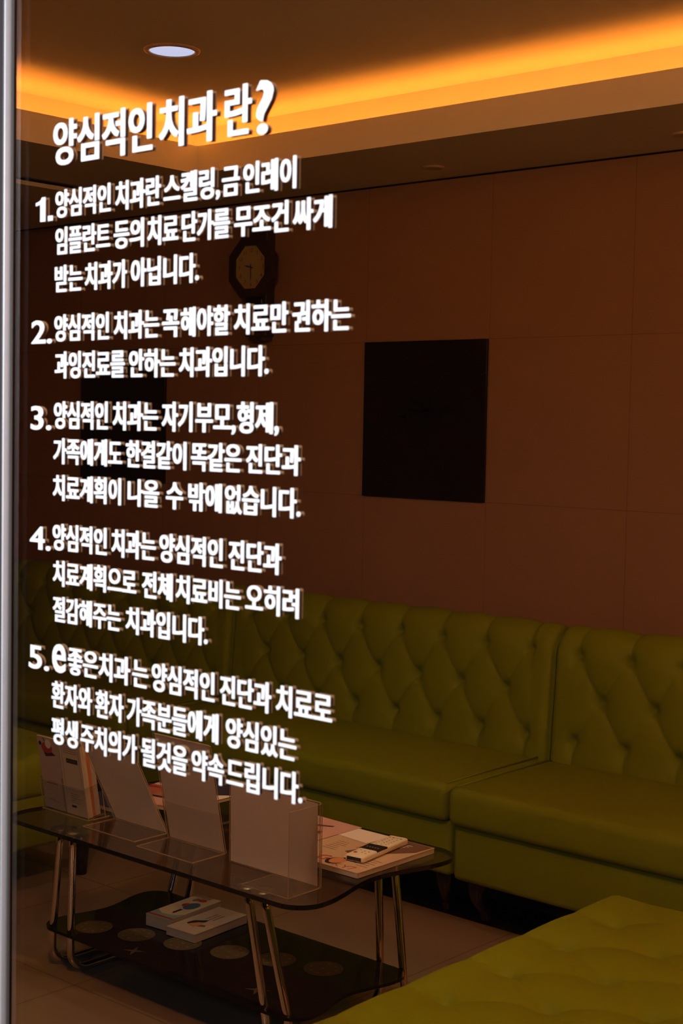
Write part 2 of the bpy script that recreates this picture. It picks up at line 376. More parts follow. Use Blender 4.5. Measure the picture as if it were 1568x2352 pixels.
def letters(word, x0, x1, zb, zt):
    """one word as white cut letters with a brown copy behind that paints their ghost in the glass"""
    latin = word[0] in '12345e?'
    off, dx = (.012, .006) if latin else (OFF, DX)
    src = text_mesh(word, 1, 0, off) if word != '1.' else numeral_one()
    xs = [v.co.x for v in src.verts]; ys = [v.co.y for v in src.verts]
    a, b = min(xs)-dx, max(xs)+dx
    y0, y1 = (min(ys), max(ys)) if latin else (-.118-off, .827+off)
    if word[0] in '12345': zt2 = zb+(zt-zb)*.83; zb2 = zb-.0005
    elif word == 'e': zb2, zt2 = zb+.0005, zt+.001
    else: zb2, zt2 = zb, zt
    sx = (x1-x0)/(b-a); sz = (zt2-zb2)/(y1-y0)
    out = bmesh.new()
    for yy, mi in ((YF, 0), (YR, 1)):
        for k, d in enumerate((-dx, 0, dx)):
            vm = {}
            for f in src.faces:
                vs = []
                for v in f.verts:
                    if v.index not in vm:
                        vm[v.index] = out.verts.new((x0+(v.co.x+d-a)*sx, yy+k*.00005, zb2+(v.co.y-y0)*sz))
                    vs.append(vm[v.index])
                try: nf = out.faces.new(vs)
                except ValueError: continue
                nf.material_index = mi
    src.free()
    for f in out.faces:
        f.normal_update()
        if f.normal.y > 0: f.normal_flip()
    # sheet thickness
    for e in [e for e in out.edges if len(e.link_faces) == 1]:
        f = e.link_faces[0]
        lp = [l for l in f.loops if l.edge == e][0]
        va, vb = lp.vert, lp.link_loop_next.vert
        th = .0008
        c = out.verts.new((vb.co.x, vb.co.y+th, vb.co.z)); d = out.verts.new((va.co.x, va.co.y+th, va.co.z))
        nf = out.faces.new((vb, va, d, c)); nf.material_index = f.material_index
    return out
PARA = {}
for key in 'T12345':
    ls = [l for l in LINES if l[0] == key]
    root = thing('window_lettering', LAB[key], 'lettering', (ls[-1][3][0][1], YG-.005, ls[-1][1]), 0, 'white lettering on the window')
    PARA[key] = root
    inv = Matrix.Translation(-root.location)
    for _, zb, zt, words in ls:
        line = bmesh.new()
        for w, x0, x1 in words:
            lb = letters(w, x0, x1, zb, zt)
            if w[0] in '12345':
                nb = lb; xf(nb, inv); nb_me = link('number', nb, ['vinyl_white', 'letter_ghost'], root)
                continue
            tmp = bpy.data.meshes.new('tmp'); lb.to_mesh(tmp); lb.free(); line.from_mesh(tmp); bpy.data.meshes.remove(tmp)
        xf(line, inv)
        link('text_line', line, ['vinyl_white', 'letter_ghost'], root)

# ------------------------------------------------------------------ tufted sofas and benches
def powsin(x, p=.5): return abs(math.sin(PI*x))**p
def sm(e0, e1, x):
    t = min(1, max(0, (x-e0)/(e1-e0))); return t*t*(3-2*t)
SEAT_Z = .432
_btn = None
def button(parent, loc, nrm):
    global _btn
    if _btn is None:
        bm = bmesh.new(); lathe(bm, [(.0005, .0045), (.004, .0042), (.007, .003), (.009, .0005), (.009, -.004)], 14)
        o = link('tuft_button', bm, 'lime_leather', parent, True); _btn = o.data
    else:
        o = bpy.data.objects.new('tuft_button', _btn); COL.objects.link(o); o.parent = parent
    o.location = loc
    o.rotation_euler = Vector(nrm).to_track_quat('Z', 'Y').to_euler()

def back_profile():
    """(s, y, z, ny, nz) along the backrest from the seat, up the face, over the roll to the wall side; y relative to the wall face"""
    pts = []
    P = [(-.212, .36), (-.204, .50), (-.193, .64), (-.186, .74)]
    # face as straight pieces, then a round roll of radius .058 to the top and back
    face = []
    for i in range(len(P)-1):
        for k in range(16):
            t = k/16; face.append((P[i][0]+(P[i+1][0]-P[i][0])*t, P[i][1]+(P[i+1][1]-P[i][1])*t))
    cx, cz, rx, rz = -.098, .752, .088, .108
    roll_ = []
    for k in range(41):
        a = PI-(PI*k/40); roll_.append((cx+rx*math.cos(a), cz+rz*math.sin(a)))
    roll_ += [(-.010, .70), (-.010, .60)]
    pp = face+roll_
    s = 0; out = []
    for i, (y, z) in enumerate(pp):
        if i: s += math.hypot(y-pp[i-1][0], z-pp[i-1][1])
        a = pp[max(0, i-1)]; b = pp[min(len(pp)-1, i+1)]
        dy, dz = b[0]-a[0], b[1]-a[1]; L = math.hypot(dy, dz) or 1
        out.append((s, y, z, -dz/L, dy/L))
    return out
PROF = back_profile()
def s_at_z(z):
    for i in range(len(PROF)-1):
        if PROF[i][2] <= z <= PROF[i+1][2]:
            t = (z-PROF[i][2])/(PROF[i+1][2]-PROF[i][2]); return PROF[i][0]+t*(PROF[i+1][0]-PROF[i][0])
ROWZ = [.494, .635, .780]
SR = [s_at_z(z) for z in ROWZ]
def make_backrest(parent, w, ncol, margin, pitch):
    bm = bmesh.new()
    nu = 260
    # columns denser near both ends
    us = [w*(.5-.5*math.cos(PI*i/nu))*.35+w*i/nu*.65 for i in range(nu+1)]
    grid = []
    btn = []
    rs = (SR[2]-SR[0])/2
    for x in us:
        u = (x-margin)/pitch
        col = []
        de = min(x, w-x)
        r = .035
        edge = 0 if de >= r else r*(1-math.sqrt(max(0, 1-(1-de/r)**2)))
        for (s, y, z, ny, nz) in PROF:
            wv = (s-SR[0])/rs
            uu = min(max(u, -.35), ncol-1+.35)
            if wv < 0: h = powsin(u, .40)
            elif wv > 2: h = powsin(u, .40)
            else:
                h = (powsin(u+wv/2, .30)*powsin(u-wv/2, .30))
            # beyond the outer button columns: calm panel up to the seam
            k = sm(0, -.16, u) + sm(ncol-1, ncol-1+.16, u)
            hm = .8
            hh = h*(1-k)+hm*k
            # fade on the lowest part and over the roll
            if wv < -.6: hh = hh+(.75-hh)*sm(-.6, -1.2, wv)
            if wv > 2.3: hh = hh+(.75-hh)*sm(2.6, 4.4, wv)*.9
            d = (hh-.75)*.016
            # buttons
            dip = 0
            for rix in range(3):
                off = 0 if rix != 1 else .5
                nb = ncol if rix != 1 else ncol-1
                c = round(u-off); c = min(max(c, 0), nb-1)
                rr = math.hypot((u-off-c)*pitch, s-SR[rix])
                dip += .022*math.exp(-(rr/.020)**2)+.006*math.exp(-(rr/.045)**2)
            dd = d-dip-edge
            col.append(bm.verts.new((x, YB+y+ny*dd, z+nz*dd)))
        grid.append(col)
    for i in range(nu):
        for j in range(len(PROF)-1):
            bm.faces.new((grid[i][j], grid[i+1][j], grid[i+1][j+1], grid[i][j+1]))
    # end caps
    for colv, flip in ((grid[0], False), (grid[-1], True)):
        f = bm.faces.new(colv if flip else colv[::-1])
    o = link('backrest', bm, 'lime_leather', parent, True)
    for rix in range(3):
        off = 0 if rix != 1 else .5
        for c in range(ncol if rix != 1 else ncol-1):
            x = margin+(c+off)*pitch
            i = min(range(len(PROF)), key=lambda q: abs(PROF[q][0]-SR[rix]))
            s, y, z, ny, nz = PROF[i]
            dd = -.042
            button(parent, (x, YB+y+ny*dd, z+nz*dd), (0, ny, nz))
    return o
def cushion(name, parent, x0, x1, y0, y1, z0, z1, r, crown):
    """a box cushion: rounded edges, gently crowned top, welt along the top edges"""
    bm = rbox(x0, x1, y0, y1, z0, z1, r, 4)
    bmesh.ops.subdivide_edges(bm, edges=[e for e in bm.edges if e.calc_length() > .12], cuts=14, use_grid_fill=True)
    for v in bm.verts:
        if v.co.z > (z0+z1)/2:
            a = (v.co.x-x0)/(x1-x0); b = (v.co.y-y0)/(y1-y0)
            v.co.z += crown*max(0, 4*a*(1-a))**.5*max(0, 4*b*(1-b))**.5*sm(z0, z1, v.co.z)
    o = link(name, bm, 'lime_leather', parent, True)
    return o
def welt(parent, pts, r=.0035):
    bm = bmesh.new(); tube(bm, pts, r, 8); return link('piping', bm, 'lime_leather', parent, True)
def cab_leg(parent, x, y, h, sx=1, sy=1):
    """curved cabriole leg with a small round foot"""
    bm = bmesh.new()
    path, rad = [], []
    for i in range(15):
        t = i/14
        bow = .016*math.sin(PI*min(1, t*1.25))*(1 if t < .8 else .3)-.014*t
        path.append((x+sx*bow, y+sy*bow, h*(1-t)+.004*t))
        rad.append(.030*(1-t)**1.3+.012+(.006*math.exp(-((t-1)/.12)**2)))
    tube(bm, path, rad, 16)
    return link('leg', bm, 'dark_wood', parent, True)
def make_sofa(name, label, xa, xb, yfront, legs):
    root = thing(name, label, 'sofa', (xa, 0, 0), 0, 'long green tufted sofas along the back wall')
    w = xb-xa
    bm = rbox(.006, w-.006, yfront+.032, YB-.03, .140, .318, .018, 3)
    link('base', bm, 'lime_leather', root, True)
    cushion('seat', root, .004, w-.004, yfront, YB-.20, .312, SEAT_Z-.006, .026, .010)
    for xx in (.022, w-.022):
        welt(root, [(xx, yfront+.03, SEAT_Z-.005), (xx, (yfront+YB-.2)/2, SEAT_Z-.001), (xx, YB-.215, SEAT_Z-.003)], .003)
    welt(root, [(.022, yfront+.006, SEAT_Z-.026), (w/2, yfront+.006, SEAT_Z-.020), (w-.022, yfront+.006, SEAT_Z-.026)], .0025)
    ncol = 8; pitch = .187; margin = (w-7*pitch)/2
    make_backrest(root, w, ncol, margin, pitch)
    for lx_, ly_ in legs: cab_leg(root, lx_, ly_, .142, (1 if lx_ > w/2 else -1)*.6, -1 if ly_ < 3.9 else 1)
    return root
wS = 1.488
make_sofa('tufted_sofa', 'green tufted sofa at the right, nearest the camera along the back wall', -2.640, -2.640+wS, 3.480, [(.055, 3.60), (wS-.06, 3.60), (.06, 4.12), (wS-.06, 4.12)])
make_sofa('tufted_sofa', 'middle green tufted sofa on the back wall, behind the glass table', -4.136, -4.136+wS, 3.495, [(wS-.075, 3.606), (.06, 3.606), (wS-.06, 4.12), (.06, 4.12)])
make_sofa('tufted_sofa', 'farthest green tufted sofa, dim behind the left edge of the lettering', -5.632, -5.632+wS, 3.495, [(wS-.06, 3.606), (.06, 3.606), (wS-.06, 4.12), (.06, 4.12)])

def make_bench(label, x0, x1, y0, y1, c0, ncx, dxx, r0, nry, dyy, legs, group=None, ztop=.436):
    root = thing('tufted_bench', label, 'bench', (x0, y0, 0), 0, group)
    w, d = x1-x0, y1-y0
    bm = bmesh.new()
    R = .045
    def ticks(L, n):
        t = [0, .004, .010, .018, .028, .040, .055]
        m = [.055+(L-.11)*i/n for i in range(1, n)]
        return t+m+[L-q for q in t[::-1]]
    xs, ys = ticks(w, 96), ticks(d, 190)
    grid = []
    for x in xs:
        col = []
        for y in ys:
            # distance to the rim of a rounded rectangle
            qx = max(0, R-x, x-(w-R)); qy = max(0, R-y, y-(d-R))
            de = R-math.hypot(qx, qy)
            px, py = x, y
            if de < 0:      # pull the corner verts in to the rounded rim
                L = math.hypot(qx, qy); kx, ky = qx*R/L, qy*R/L
                px = (R-kx) if x < R else ((w-R)+kx if x > w-R else x)
                py = (R-ky) if y < R else ((d-R)+ky if y > d-R else y)
                de = 0
            drop = 0 if de >= R else R*(1-math.sqrt(max(0, 1-(1-de/R)**2)))
            u = (x-c0)/dxx; v = (y-r0)/dyy
            a, b = v+u/2, v-u/2
            h = powsin(a, .30)*powsin(b, .30)
            par = .5 if (ncx-1) % 2 else 0
            ko = sm(0, -.45, u); kr = sm(ncx-1, ncx-1+.45, u)
            hl = powsin(v, .6); hr = powsin(v-par, .6)
            h = h*(1-ko-kr)+hl*ko+hr*kr
            dv = max(-v, v-(nry-1)); kd = sm(0, .5, dv)
            h = h*(1-kd)+powsin(u/2, .6)*kd*.6+.4*kd*.8
            dip = 0
            cu = min(max(round(u), 0), ncx-1)
            for c in (cu, cu-1, cu+1):
                if 0 <= c < ncx:
                    off = .5 if c % 2 else 0
                    rr_ = min(max(round(v-off), 0), nry-1 if not c % 2 else nry-2)
                    q = math.hypot((u-c)*dxx, (v-off-rr_)*dyy); dip += .022*math.exp(-(q/.020)**2)+.008*math.exp(-(q/.05)**2)
            z = ztop+(h-.8)*.018*sm(0, R*1.4, de)-dip-drop
            col.append(bm.verts.new((px, py, z)))
        grid.append(col)
    for i in range(len(xs)-1):
        for j in range(len(ys)-1):
            bm.faces.new((grid[i][j], grid[i+1][j], grid[i+1][j+1], grid[i][j+1]))
    rim = [grid[i][0] for i in range(len(xs))]+[grid[-1][j] for j in range(1, len(ys))]+[grid[i][-1] for i in range(len(xs)-2, -1, -1)]+[grid[0][j] for j in range(len(ys)-2, 0, -1)]
    cx, cy = w/2, d/2
    prev = rim
    for zz, ins in ((.36, 0), (.325, 0), (.312, .006), (.304, .014)):
        nx_ = []
        for v in rim:
            dx_, dy_ = cx-v.co.x, cy-v.co.y
            ix = ins*(1 if dx_ > 0 else -1) if abs(dx_) > w/2-R-.001 else 0
            iy = ins*(1 if dy_ > 0 else -1) if abs(dy_) > d/2-R-.001 else 0
            nx_.append(bm.verts.new((v.co.x+ix, v.co.y+iy, zz)))
        n = len(rim)
        for i in range(n): bm.faces.new((prev[(i+1) % n], prev[i], nx_[i], nx_[(i+1) % n]))
        prev = nx_
    bm.faces.new(prev)
    bmesh.ops.recalc_face_normals(bm, faces=bm.faces[:])
    link('seat', bm, 'lime_leather', root, True)
    b2 = rbox(.014, w-.014, .014, d-.014, .135, .308, .016, 3)
    link('base', b2, 'lime_leather', root, True)
    for c in range(ncx):
        off = .5 if c % 2 else 0
        for rr_ in range(nry if not c % 2 else nry-1):
            button(root, (c0+c*dxx, r0+(rr_+off)*dyy, ztop-.036), (0, 0, 1))
    for lx_, ly_ in legs:
        b3 = bmesh.new()
        tube(b3, [(lx_, ly_, .138), (lx_, ly_, .09), (lx_, ly_, 0)], [.031, .027, .019], 14)
        link('leg', b3, 'dark_wood', root, True)
    return root
BW, BD = .72, 1.60
make_bench('lime green tufted bench in the near right corner of the view', -1.760, -1.760+BW, 1.365, 1.365+BD, .118, 4, .161, .2135, 7, .2, [(.07, .07), (BW-.07, .07), (.07, BD-.07), (BW-.07, BD-.07)], 'tufted benches')
make_bench('dim green bench at the far left, beyond the brochure holder', -3.775-BW, -3.775, 1.50, 3.10, .118, 4, .161, .2, 7, .2, [(.055, .06), (BW-.055, .06), (.055, BD-.045), (BW-.050, BD-.045)], 'tufted benches', .434)

# ------------------------------------------------------------------ glass coffee table
TX0, TX1, TY0, TY1, TZ = -3.325, -2.197, 2.375, 2.985, .42
def wavy_outline(x0, x1, y0, y1, r, dip, n=10):
    pts = []
    def arc(cx, cy, a0, a1):
        for k in range(n+1):
            a = a0+(a1-a0)*k/n; pts.append((cx+r*math.cos(a), cy+r*math.sin(a)))
    arc(x0+r, y0+r, PI, 1.5*PI)
    for k in range(1, 20): pts.append((x0+r+(x1-x0-2*r)*k/20, y0))
    arc(x1-r, y0+r, 1.5*PI, 2*PI)
    for k in range(1, 24): t = k/24; pts.append((x1-dip*math.sin(PI*t)**2, y0+r+(y1-y0-2*r)*t))
    arc(x1-r, y1-r, 0, .5*PI)
    for k in range(1, 20): pts.append((x1-r-(x1-x0-2*r)*k/20, y1))
    arc(x0+r, y1-r, .5*PI, PI)
    for k in range(1, 24): t = k/24; pts.append((x0+dip*math.sin(PI*t)**2, y1-r-(y1-y0-2*r)*t))
    return pts
tcx, tcy = (TX0+TX1)/2, (TY0+TY1)/2
table = thing('coffee_table', 'low glass coffee table on bent chrome tubes with black lower shelf', 'table', (tcx, tcy, 0))
L = lambda pts: [(x-tcx, y-tcy) for x, y in pts]
bm = bmesh.new(); prism(bm, L(wavy_outline(TX0, TX1, TY0, TY1, .075, .042)), TZ-.0115, TZ, 0, 1)
link('table_top', bm, ['table_glass', 'glass_edge'], table)
bm = bmesh.new(); prism(bm, L(wavy_outline(-3.248, -2.272, 2.445, 2.880, .060, .030)), .112, .120, 0, 0)
link('shelf', bm, 'shelf_glass', table)
shelf = table.children[-1] if False else [c for c in COL.objects if c.name.startswith('shelf') and c.parent == table][0]
def disc(cx, cy, z, r, n=40, h=.0006):
    b = bmesh.new(); prism(b, [(cx-tcx+r*math.cos(2*PI*k/n), cy-tcy+r*math.sin(2*PI*k/n)) for k in range(n)], z, z+h); return b
def star(bm, cx, cy, z, r, rot=0, h=.0004, inner=.28, n=4):
    pts = []
    for k in range(2*n):
        q = r if k % 2 == 0 else r*inner
        a = rot+PI*k/n; pts.append((cx+q*math.cos(a), cy+q*math.sin(a)))
    prism(bm, pts, z, z+h)
for i, (x, y) in enumerate([(-3.114, 2.534), (-2.984, 2.574), (-2.846, 2.616), (-2.711, 2.658), (-2.586, 2.705), (-2.456, 2.742)]):
    d = link('printed_disc', disc(x, y, .1202, .051), 'print_gold', shelf)
    sb = bmesh.new()
    for k in range(8):
        a = 2*PI*k/8+i; star(sb, x-tcx+.034*math.cos(a), y-tcy+.034*math.sin(a), .1209, .0065, a)
    star(sb, x-tcx, y-tcy, .1209, .007, .4)
    link('printed_star', sb, 'print_glint', d)
for x, y in ((-2.895, 2.490), (-2.477, 2.524)):
    sb = bmesh.new(); star(sb, x-tcx, y-tcy, .1203, .032, .5, .0005, .25)
    link('printed_star', sb, 'print_gold', shelf)
# bent tube frames: front leg, floor runner, back leg in one pipe
def frame_tube(xt, xb):
    yf_t, yf_b, yb_b, yb_t = 2.440, 2.470, 2.890, 2.920
    r = .0105; R = .055
    pts = [(xt, yf_t, TZ-.0145)]
    for k in range(1, 8): t = k/8; pts.append((xt+(xb-xt)*t, yf_t+(yf_b-yf_t)*t, TZ-.0145+(R+r-(TZ-.0145))*t))
    for k in range(1, 9):
        a = PI+PI/2*k/8; pts.append((xb, yf_b+R+R*math.cos(a), r+R+R*math.sin(a)))
    for k in range(1, 6): pts.append((xb, yf_b+R+(yb_b-yf_b-2*R)*k/6, r))
    for k in range(0, 9):
        a = 1.5*PI+PI/2*k/8; pts.append((xb, yb_b-R+R*math.cos(a), r+R+R*math.sin(a)))
    for k in range(1, 9): t = k/8; pts.append((xb+(xt-xb)*t, yb_b+(yb_t-yb_b)*t, R+r+(TZ-.0145-R-r)*t))
    b = bmesh.new(); tube(b, [(x-tcx, y-tcy, z) for x, y, z in pts], r, 14)
    return b
for xt, xb in ((-3.142, -3.215), (-3.090, -3.135), (-2.432, -2.389), (-2.380, -2.309)):
    link('leg', frame_tube(xt, xb), 'chrome', table, True)
    for yy in (2.440, 2.920):
        b = bmesh.new(); lathe(b, [(.0005, 0), (.027, 0), (.028, -.002), (.010, -.005), (.010, -.012)], 28, (xt-tcx, yy-tcy, TZ-.0117))
        link('mounting_disc', b, 'brushed_disc', table, True)

# ------------------------------------------------------------------ things on the table
def slab_on(parent, name, corners, z0, z1, m):
    b = bmesh.new(); prism(b, corners, z0, z1); return link(name, b, m, parent)
# --- two slanted L sign holders seen from behind, one upright holder
def sheet(p0, ux, uy, nrm, w, h, th):
    """box spanned by ux*w, uy*h with thickness th along nrm from corner p0"""
    b = bmesh.new(); fs = box(b, 0, w, 0, h, 0, th)
    M = Matrix((ux, uy, nrm)).transposed().to_4x4(); M.translation = p0
    xf(b, M); return b
def clear_sheet(name, parent, p0, ux, uy, nrm, w, h, th=.003):
    b = sheet(p0, ux, uy, nrm, w, h, th)
    b.normal_update()
    for f in b.faces:
        if abs(f.normal.dot(nrm)) < .9: f.material_index = 1
    return link(name, b, ['acrylic', 'acrylic_edge'], parent)
def sign_holder(label, x0, x1, yb, lean, h, base, pocket=None):
    w = x1-x0
    t = thing('sign_holder', label, 'sign holder', (x0, yb, TZ), 0, 'clear sign holders on the glass table')
    ux = Vector((1, 0, 0)); uy = Vector((0, -math.sin(lean), math.cos(lean))); n = ux.cross(uy)
    ins = sheet(Vector((.003, 0, .004))+n*(-.0014), ux, uy, n, w-.006, h-.006, .0009)
    clear_sheet('panel', t, Vector((-.001, 0, .001))+n*.0006, ux, uy, n, w+.002, h, .002)
    clear_sheet('rear_panel', t, Vector((-.001, 0, .001))-n*.0042, ux, uy, n, w+.002, h*.985, .002)
    link('paper_insert', ins, 'sheet_paper', t)
    clear_sheet('foot', t, Vector((0, -base, .0002)), Vector((1, 0, 0)), Vector((0, 1, 0)), Vector((0, 0, 1)), w, base, .003)
    if pocket:
        clear_sheet('pocket', t, Vector((0, 0, .003))+n*.004, ux, uy, n, w, pocket, .0015)
    return t
sign_holder('slanted clear sign holder with blank white back, beside the brochure holder', -3.074, -2.865, 2.572, math.radians(26.8), .290, .112)
sign_holder('slanted clear sign holder with blank back, tallest, in the middle of the table', -2.832, -2.624, 2.552, math.radians(11.8), .292, .112, .105)
t = thing('sign_holder', 'upright wide clear holder with blank white sheet beside the magazines', 'sign holder', (-2.572, 2.518, TZ), 0, 'clear sign holders on the glass table')
X, Y, Zv = Vector((1, 0, 0)), Vector((0, 1, 0)), Vector((0, 0, 1))
lean = math.radians(1.0); uy = Vector((0, -math.sin(lean), math.cos(lean))); n = X.cross(uy)
clear_sheet('panel', t, Vector((0, 0, .001)), X, uy, n, .300, .203, .002)
link('paper_insert', sheet(Vector((.002, .0014, .003)), X, uy, n, .290, .197, .0008), 'sheet_paper', t)
clear_sheet('rear_panel', t, Vector((0, .004, .001)), X, uy, n, .300, .203, .002)
clear_sheet('side_panel', t, Vector((.302, -.110, .001)), Y, Zv, X, .112, .200, .002)
clear_sheet('foot', t, Vector((.150, -.110, .0002)), X, Y, Zv, .150, .108, .002)

# --- two-pocket brochure holder
bx0, byb = -3.302, 2.509
bh = thing('brochure_holder', 'clear two-pocket brochure holder on the left end of the glass table', 'brochure holder', (bx0, byb, TZ))
bl = math.radians(9.5); uy = Vector((0, -math.sin(bl), math.cos(bl))); n = X.cross(uy)   # n points to the window side
clear_sheet('back_panel', bh, Vector((-.004, .056, .002)), X, uy, n, .200, .200, .002)
clear_sheet('divider', bh, Vector((.0935, 0, .002)), -n, uy, -X, .056, .100, .0018)
clear_sheet('side_panel', bh, Vector((.192, 0, .002)), -n, uy, X, .056, .090, .0018)
clear_sheet('side_panel', bh, Vector((-.004, 0, .002)), -n, uy, X, .056, .090, .0018)
clear_sheet('front_lip', bh, Vector((-.004, -.001, .002)), X, uy, n, .198, .085, .0018)
clear_sheet('foot', bh, Vector((-.004, -.006, .0003)), X, Y, Zv, .200, .075, .002)
def leaflet(label, x, dep, w, h, thick, m, group):
    t = thing('leaflet', label, 'leaflet', (bx0+x, byb, TZ+.004), 0, group)
    link('sheet', sheet(Vector((0, 0, 0))-n*(dep+thick), X, uy, n, w, h, thick), m, t)
    return t
def ell(cx, cy, rx, ry, n=20, a0=0, a1=2*PI): return [(cx+rx*math.cos(a0+(a1-a0)*k/n), cy+ry*math.sin(a0+(a1-a0)*k/n)) for k in range(n)]
def rect(x0, x1, y0, y1): return [(x0, y0), (x1, y0), (x1, y1), (x0, y1)]
bpy.context.view_layer.update()
la = leaflet('leaflet with a dessert cone picture in the left pocket of the brochure holder', .001, .003, .090, .208, .006, 'leaflet_stock', 'leaflets in the brochure holder')
def kids(t): return [o for o in COL.objects if o.parent == t]
def on_leaf(t, name, pts, m, lift=.0003, dep=0):
    b = bmesh.new()
    vs = [b.verts.new(X*px+uy*py+n*(lift-dep)) for px, py in pts]
    v2 = [b.verts.new(X*px+uy*py+n*(lift-dep-.0002)) for px, py in pts]
    b.faces.new(vs); k = len(pts)
    for i in range(k): b.faces.new((vs[(i+1) % k], vs[i], v2[i], v2[(i+1) % k]))
    bmesh.ops.recalc_face_normals(b, faces=b.faces[:])
    par = [c for c in kids(t) if c.name.startswith('sheet')]
    return link(name, b, m, par[0])
on_leaf(la, 'picture', [(.030, .152), (.076, .160), (.050, .172), (.020, .174)], 'ink_black', .0003, .003)
on_leaf(la, 'picture', ell(.040, .178, .024, .016), 'ink_red', .0005, .003)
on_leaf(la, 'picture', ell(.047, .190, .013, .013), 'ink_white', .0007, .003)
on_leaf(la, 'picture', ell(.012, .188, .006, .006), 'ink_black', .0005, .003)
on_leaf(la, 'picture', [(.026, .207), (.028, .207), (.036, .195), (.034, .195)], 'ink_black', .0008, .003)
on_leaf(la, 'printed_text', rect(.022, .070, .074, .0765), 'ink_brown', .0003, .003)
on_leaf(la, 'printed_text', rect(.030, .060, .080, .0815), 'ink_brown', .0003, .003)
for k, (a, b_) in enumerate(((.018, .032), (.036, .050), (.054, .068))):
    on_leaf(la, 'printed_text', rect(a, b_, .026-.002*k, .028-.002*k), 'ink_brown', .0003, .003)
lb = leaflet('cream leaflet with a dark title block in the right pocket of the brochure holder', .0975, .002, .092, .208, .005, 'paper_cream', 'leaflets in the brochure holder')
on_leaf(lb, 'title_block', rect(.026, .074, .150, .163), 'ink_black', .0003, .002)
for k in range(5): on_leaf(lb, 'title_letter', rect(.030+.0085*k, .0345+.0085*k, .153, .160), 'ink_brown', .0006, .002)
for k in range(3): on_leaf(lb, 'printed_text', rect(.016, .074, .190-.006*k, .1915-.006*k), 'ink_grey', .0003, .002)
for k in range(5): on_leaf(lb, 'printed_text', rect(.026, .066-.005*(k % 2), .060-.006*k, .0615-.006*k), 'ink_grey', .0003, .002)
on_leaf(lb, 'stamp', rect(.026, .046, .022, .028), 'ink_black', .0003, .002)
for x0_, x1_, y0_, y1_ in ((.010, .082, .196, .197), (.010, .011, .06, .196), (.081, .082, .06, .196)):
    on_leaf(lb, 'border_line', rect(x0_, x1_, y0_, y1_), 'ink_grey', .0003, .002)
GR = 'leaflets in the brochure holder'
for dep, thick, m, lab in ((.0075, .011, 'paper_cream', 'cream leaflet bundle directly behind the cream title leaflet'),
                           (.0190, .009, 'ink_orange', 'orange leaflet bundle between pale ones in the right pocket'),
                           (.0285, .016, 'leaflet_stock', 'grey-white leaflet bundle rearmost in the right pocket')):
    leaflet(lab, .0975, dep, .092, .207-.004*(dep > .01), thick, m, GR)

# --- magazines
def magazine(label, x0, y0, w, h, z0, th, rz, cover, group, curl=0):
    t = thing('magazine', label, 'magazine', (x0, y0, z0), rz, group)
    b = rbox(.001, w-.001, .001, h-.001, .0003, th-.0008, .0008, 1); pb = link('pages', b, 'page_block', t)
    b = bmesh.new(); nx, ny = 14, 18
    g = [[b.verts.new((w*i/nx, h*j/ny, th-.0008+curl*((1-i/nx)**2))) for j in range(ny+1)] for i in range(nx+1)]
    for i in range(nx):
        for j in range(ny): b.faces.new((g[i][j], g[i+1][j], g[i+1][j+1], g[i][j+1]))
    r = bmesh.ops.extrude_face_region(b, geom=b.faces[:])
    for v in [e for e in r['geom'] if isinstance(e, bmesh.types.BMVert)]: v.co.z += .0008
    bmesh.ops.recalc_face_normals(b, faces=b.faces[:])
    cv = link('cover', b, cover, t, False)
    return t, cv
def print_on(par, name, pts, z, m, h=.00025):
    b = bmesh.new(); a = sum(pts[i][0]*pts[(i+1) % len(pts)][1]-pts[(i+1) % len(pts)][0]*pts[i][1] for i in range(len(pts)))
    prism(b, pts if a > 0 else pts[::-1], z, z+h); return link(name, b, m, par)
def print_text(par, name, body, x, y, size, z, m, rz=0, off=.02):
    b = text_mesh(body, 1, 0, off); 
    xf(b, Matrix.Translation((x, y, z)) @ Matrix.Rotation(rz, 4, 'Z') @ Matrix.Scale(size, 4)); return link(name, b, m, par)
MG = 'magazines on the glass table top'
mA, cA = magazine('open pale magazine under the white remote control, at the table right end', -2.508, 2.632, .254, .300, TZ+.0005, .014, 0, 'magazine_cover', MG)
zc = .0142
print_text(cA, 'cover_title', 'G', .095, .022, .050, zc, 'ink_red', .30, .03)
print_text(cA, 'cover_title', 'K', .160, .008, .034, zc, 'ink_red', .1, .0)
print_text(cA, 'cover_title', 'Y7', .188, .006, .036, zc, 'ink_red', .12, .0)
print_on(cA, 'cover_picture', ell(.146, .041, .022, .030, 24), zc, 'ink_black')
print_on(cA, 'cover_picture', ell(.150, .047, .019, .027, 24), zc+.0003, 'ink_skin')
print_on(cA, 'cover_picture', [(.150, .080), (.196, .060), (.186, .120), (.160, .165), (.120, .150), (.110, .118), (.128, .110)], zc, 'ink_brown')
print_on(cA, 'cover_picture', [(.135, .086), (.152, .066), (.168, .070), (.156, .108)], zc+.0003, 'ink_white')
print_on(cA, 'cover_picture', [(.140, .165), (.190, .160), (.246, .230), (.250, .297), (.135, .297), (.125, .240)], zc, 'ink_brown')
print_on(cA, 'cover_picture', [(.108, .160), (.136, .150), (.146, .178), (.118, .196)], zc+.0003, 'ink_skin')
print_on(cA, 'cover_picture', [(.118, .160), (.150, .150), (.154, .164), (.124, .174)], zc+.0006, 'ink_white')
print_on(cA, 'cover_page', [(.002, .215), (.105, .205), (.120, .297), (.002, .297)], zc+.0008, 'paper')
for k in range(6): print_on(cA, 'cover_text', rect(.040, .085-.006*(k % 3), .110+.013*k, .1122+.013*k), zc, 'ink_grey')
for k in range(5): print_on(cA, 'cover_text', rect(.205, .240-.005*(k % 2), .050+.014*k, .052+.014*k), zc, 'ink_grey')
for k in range(4): print_on(cA, 'cover_text', rect(.165+.004*k, .196+.004*k, .236+.010*k, .239+.010*k), zc+.0003, 'ink_white')
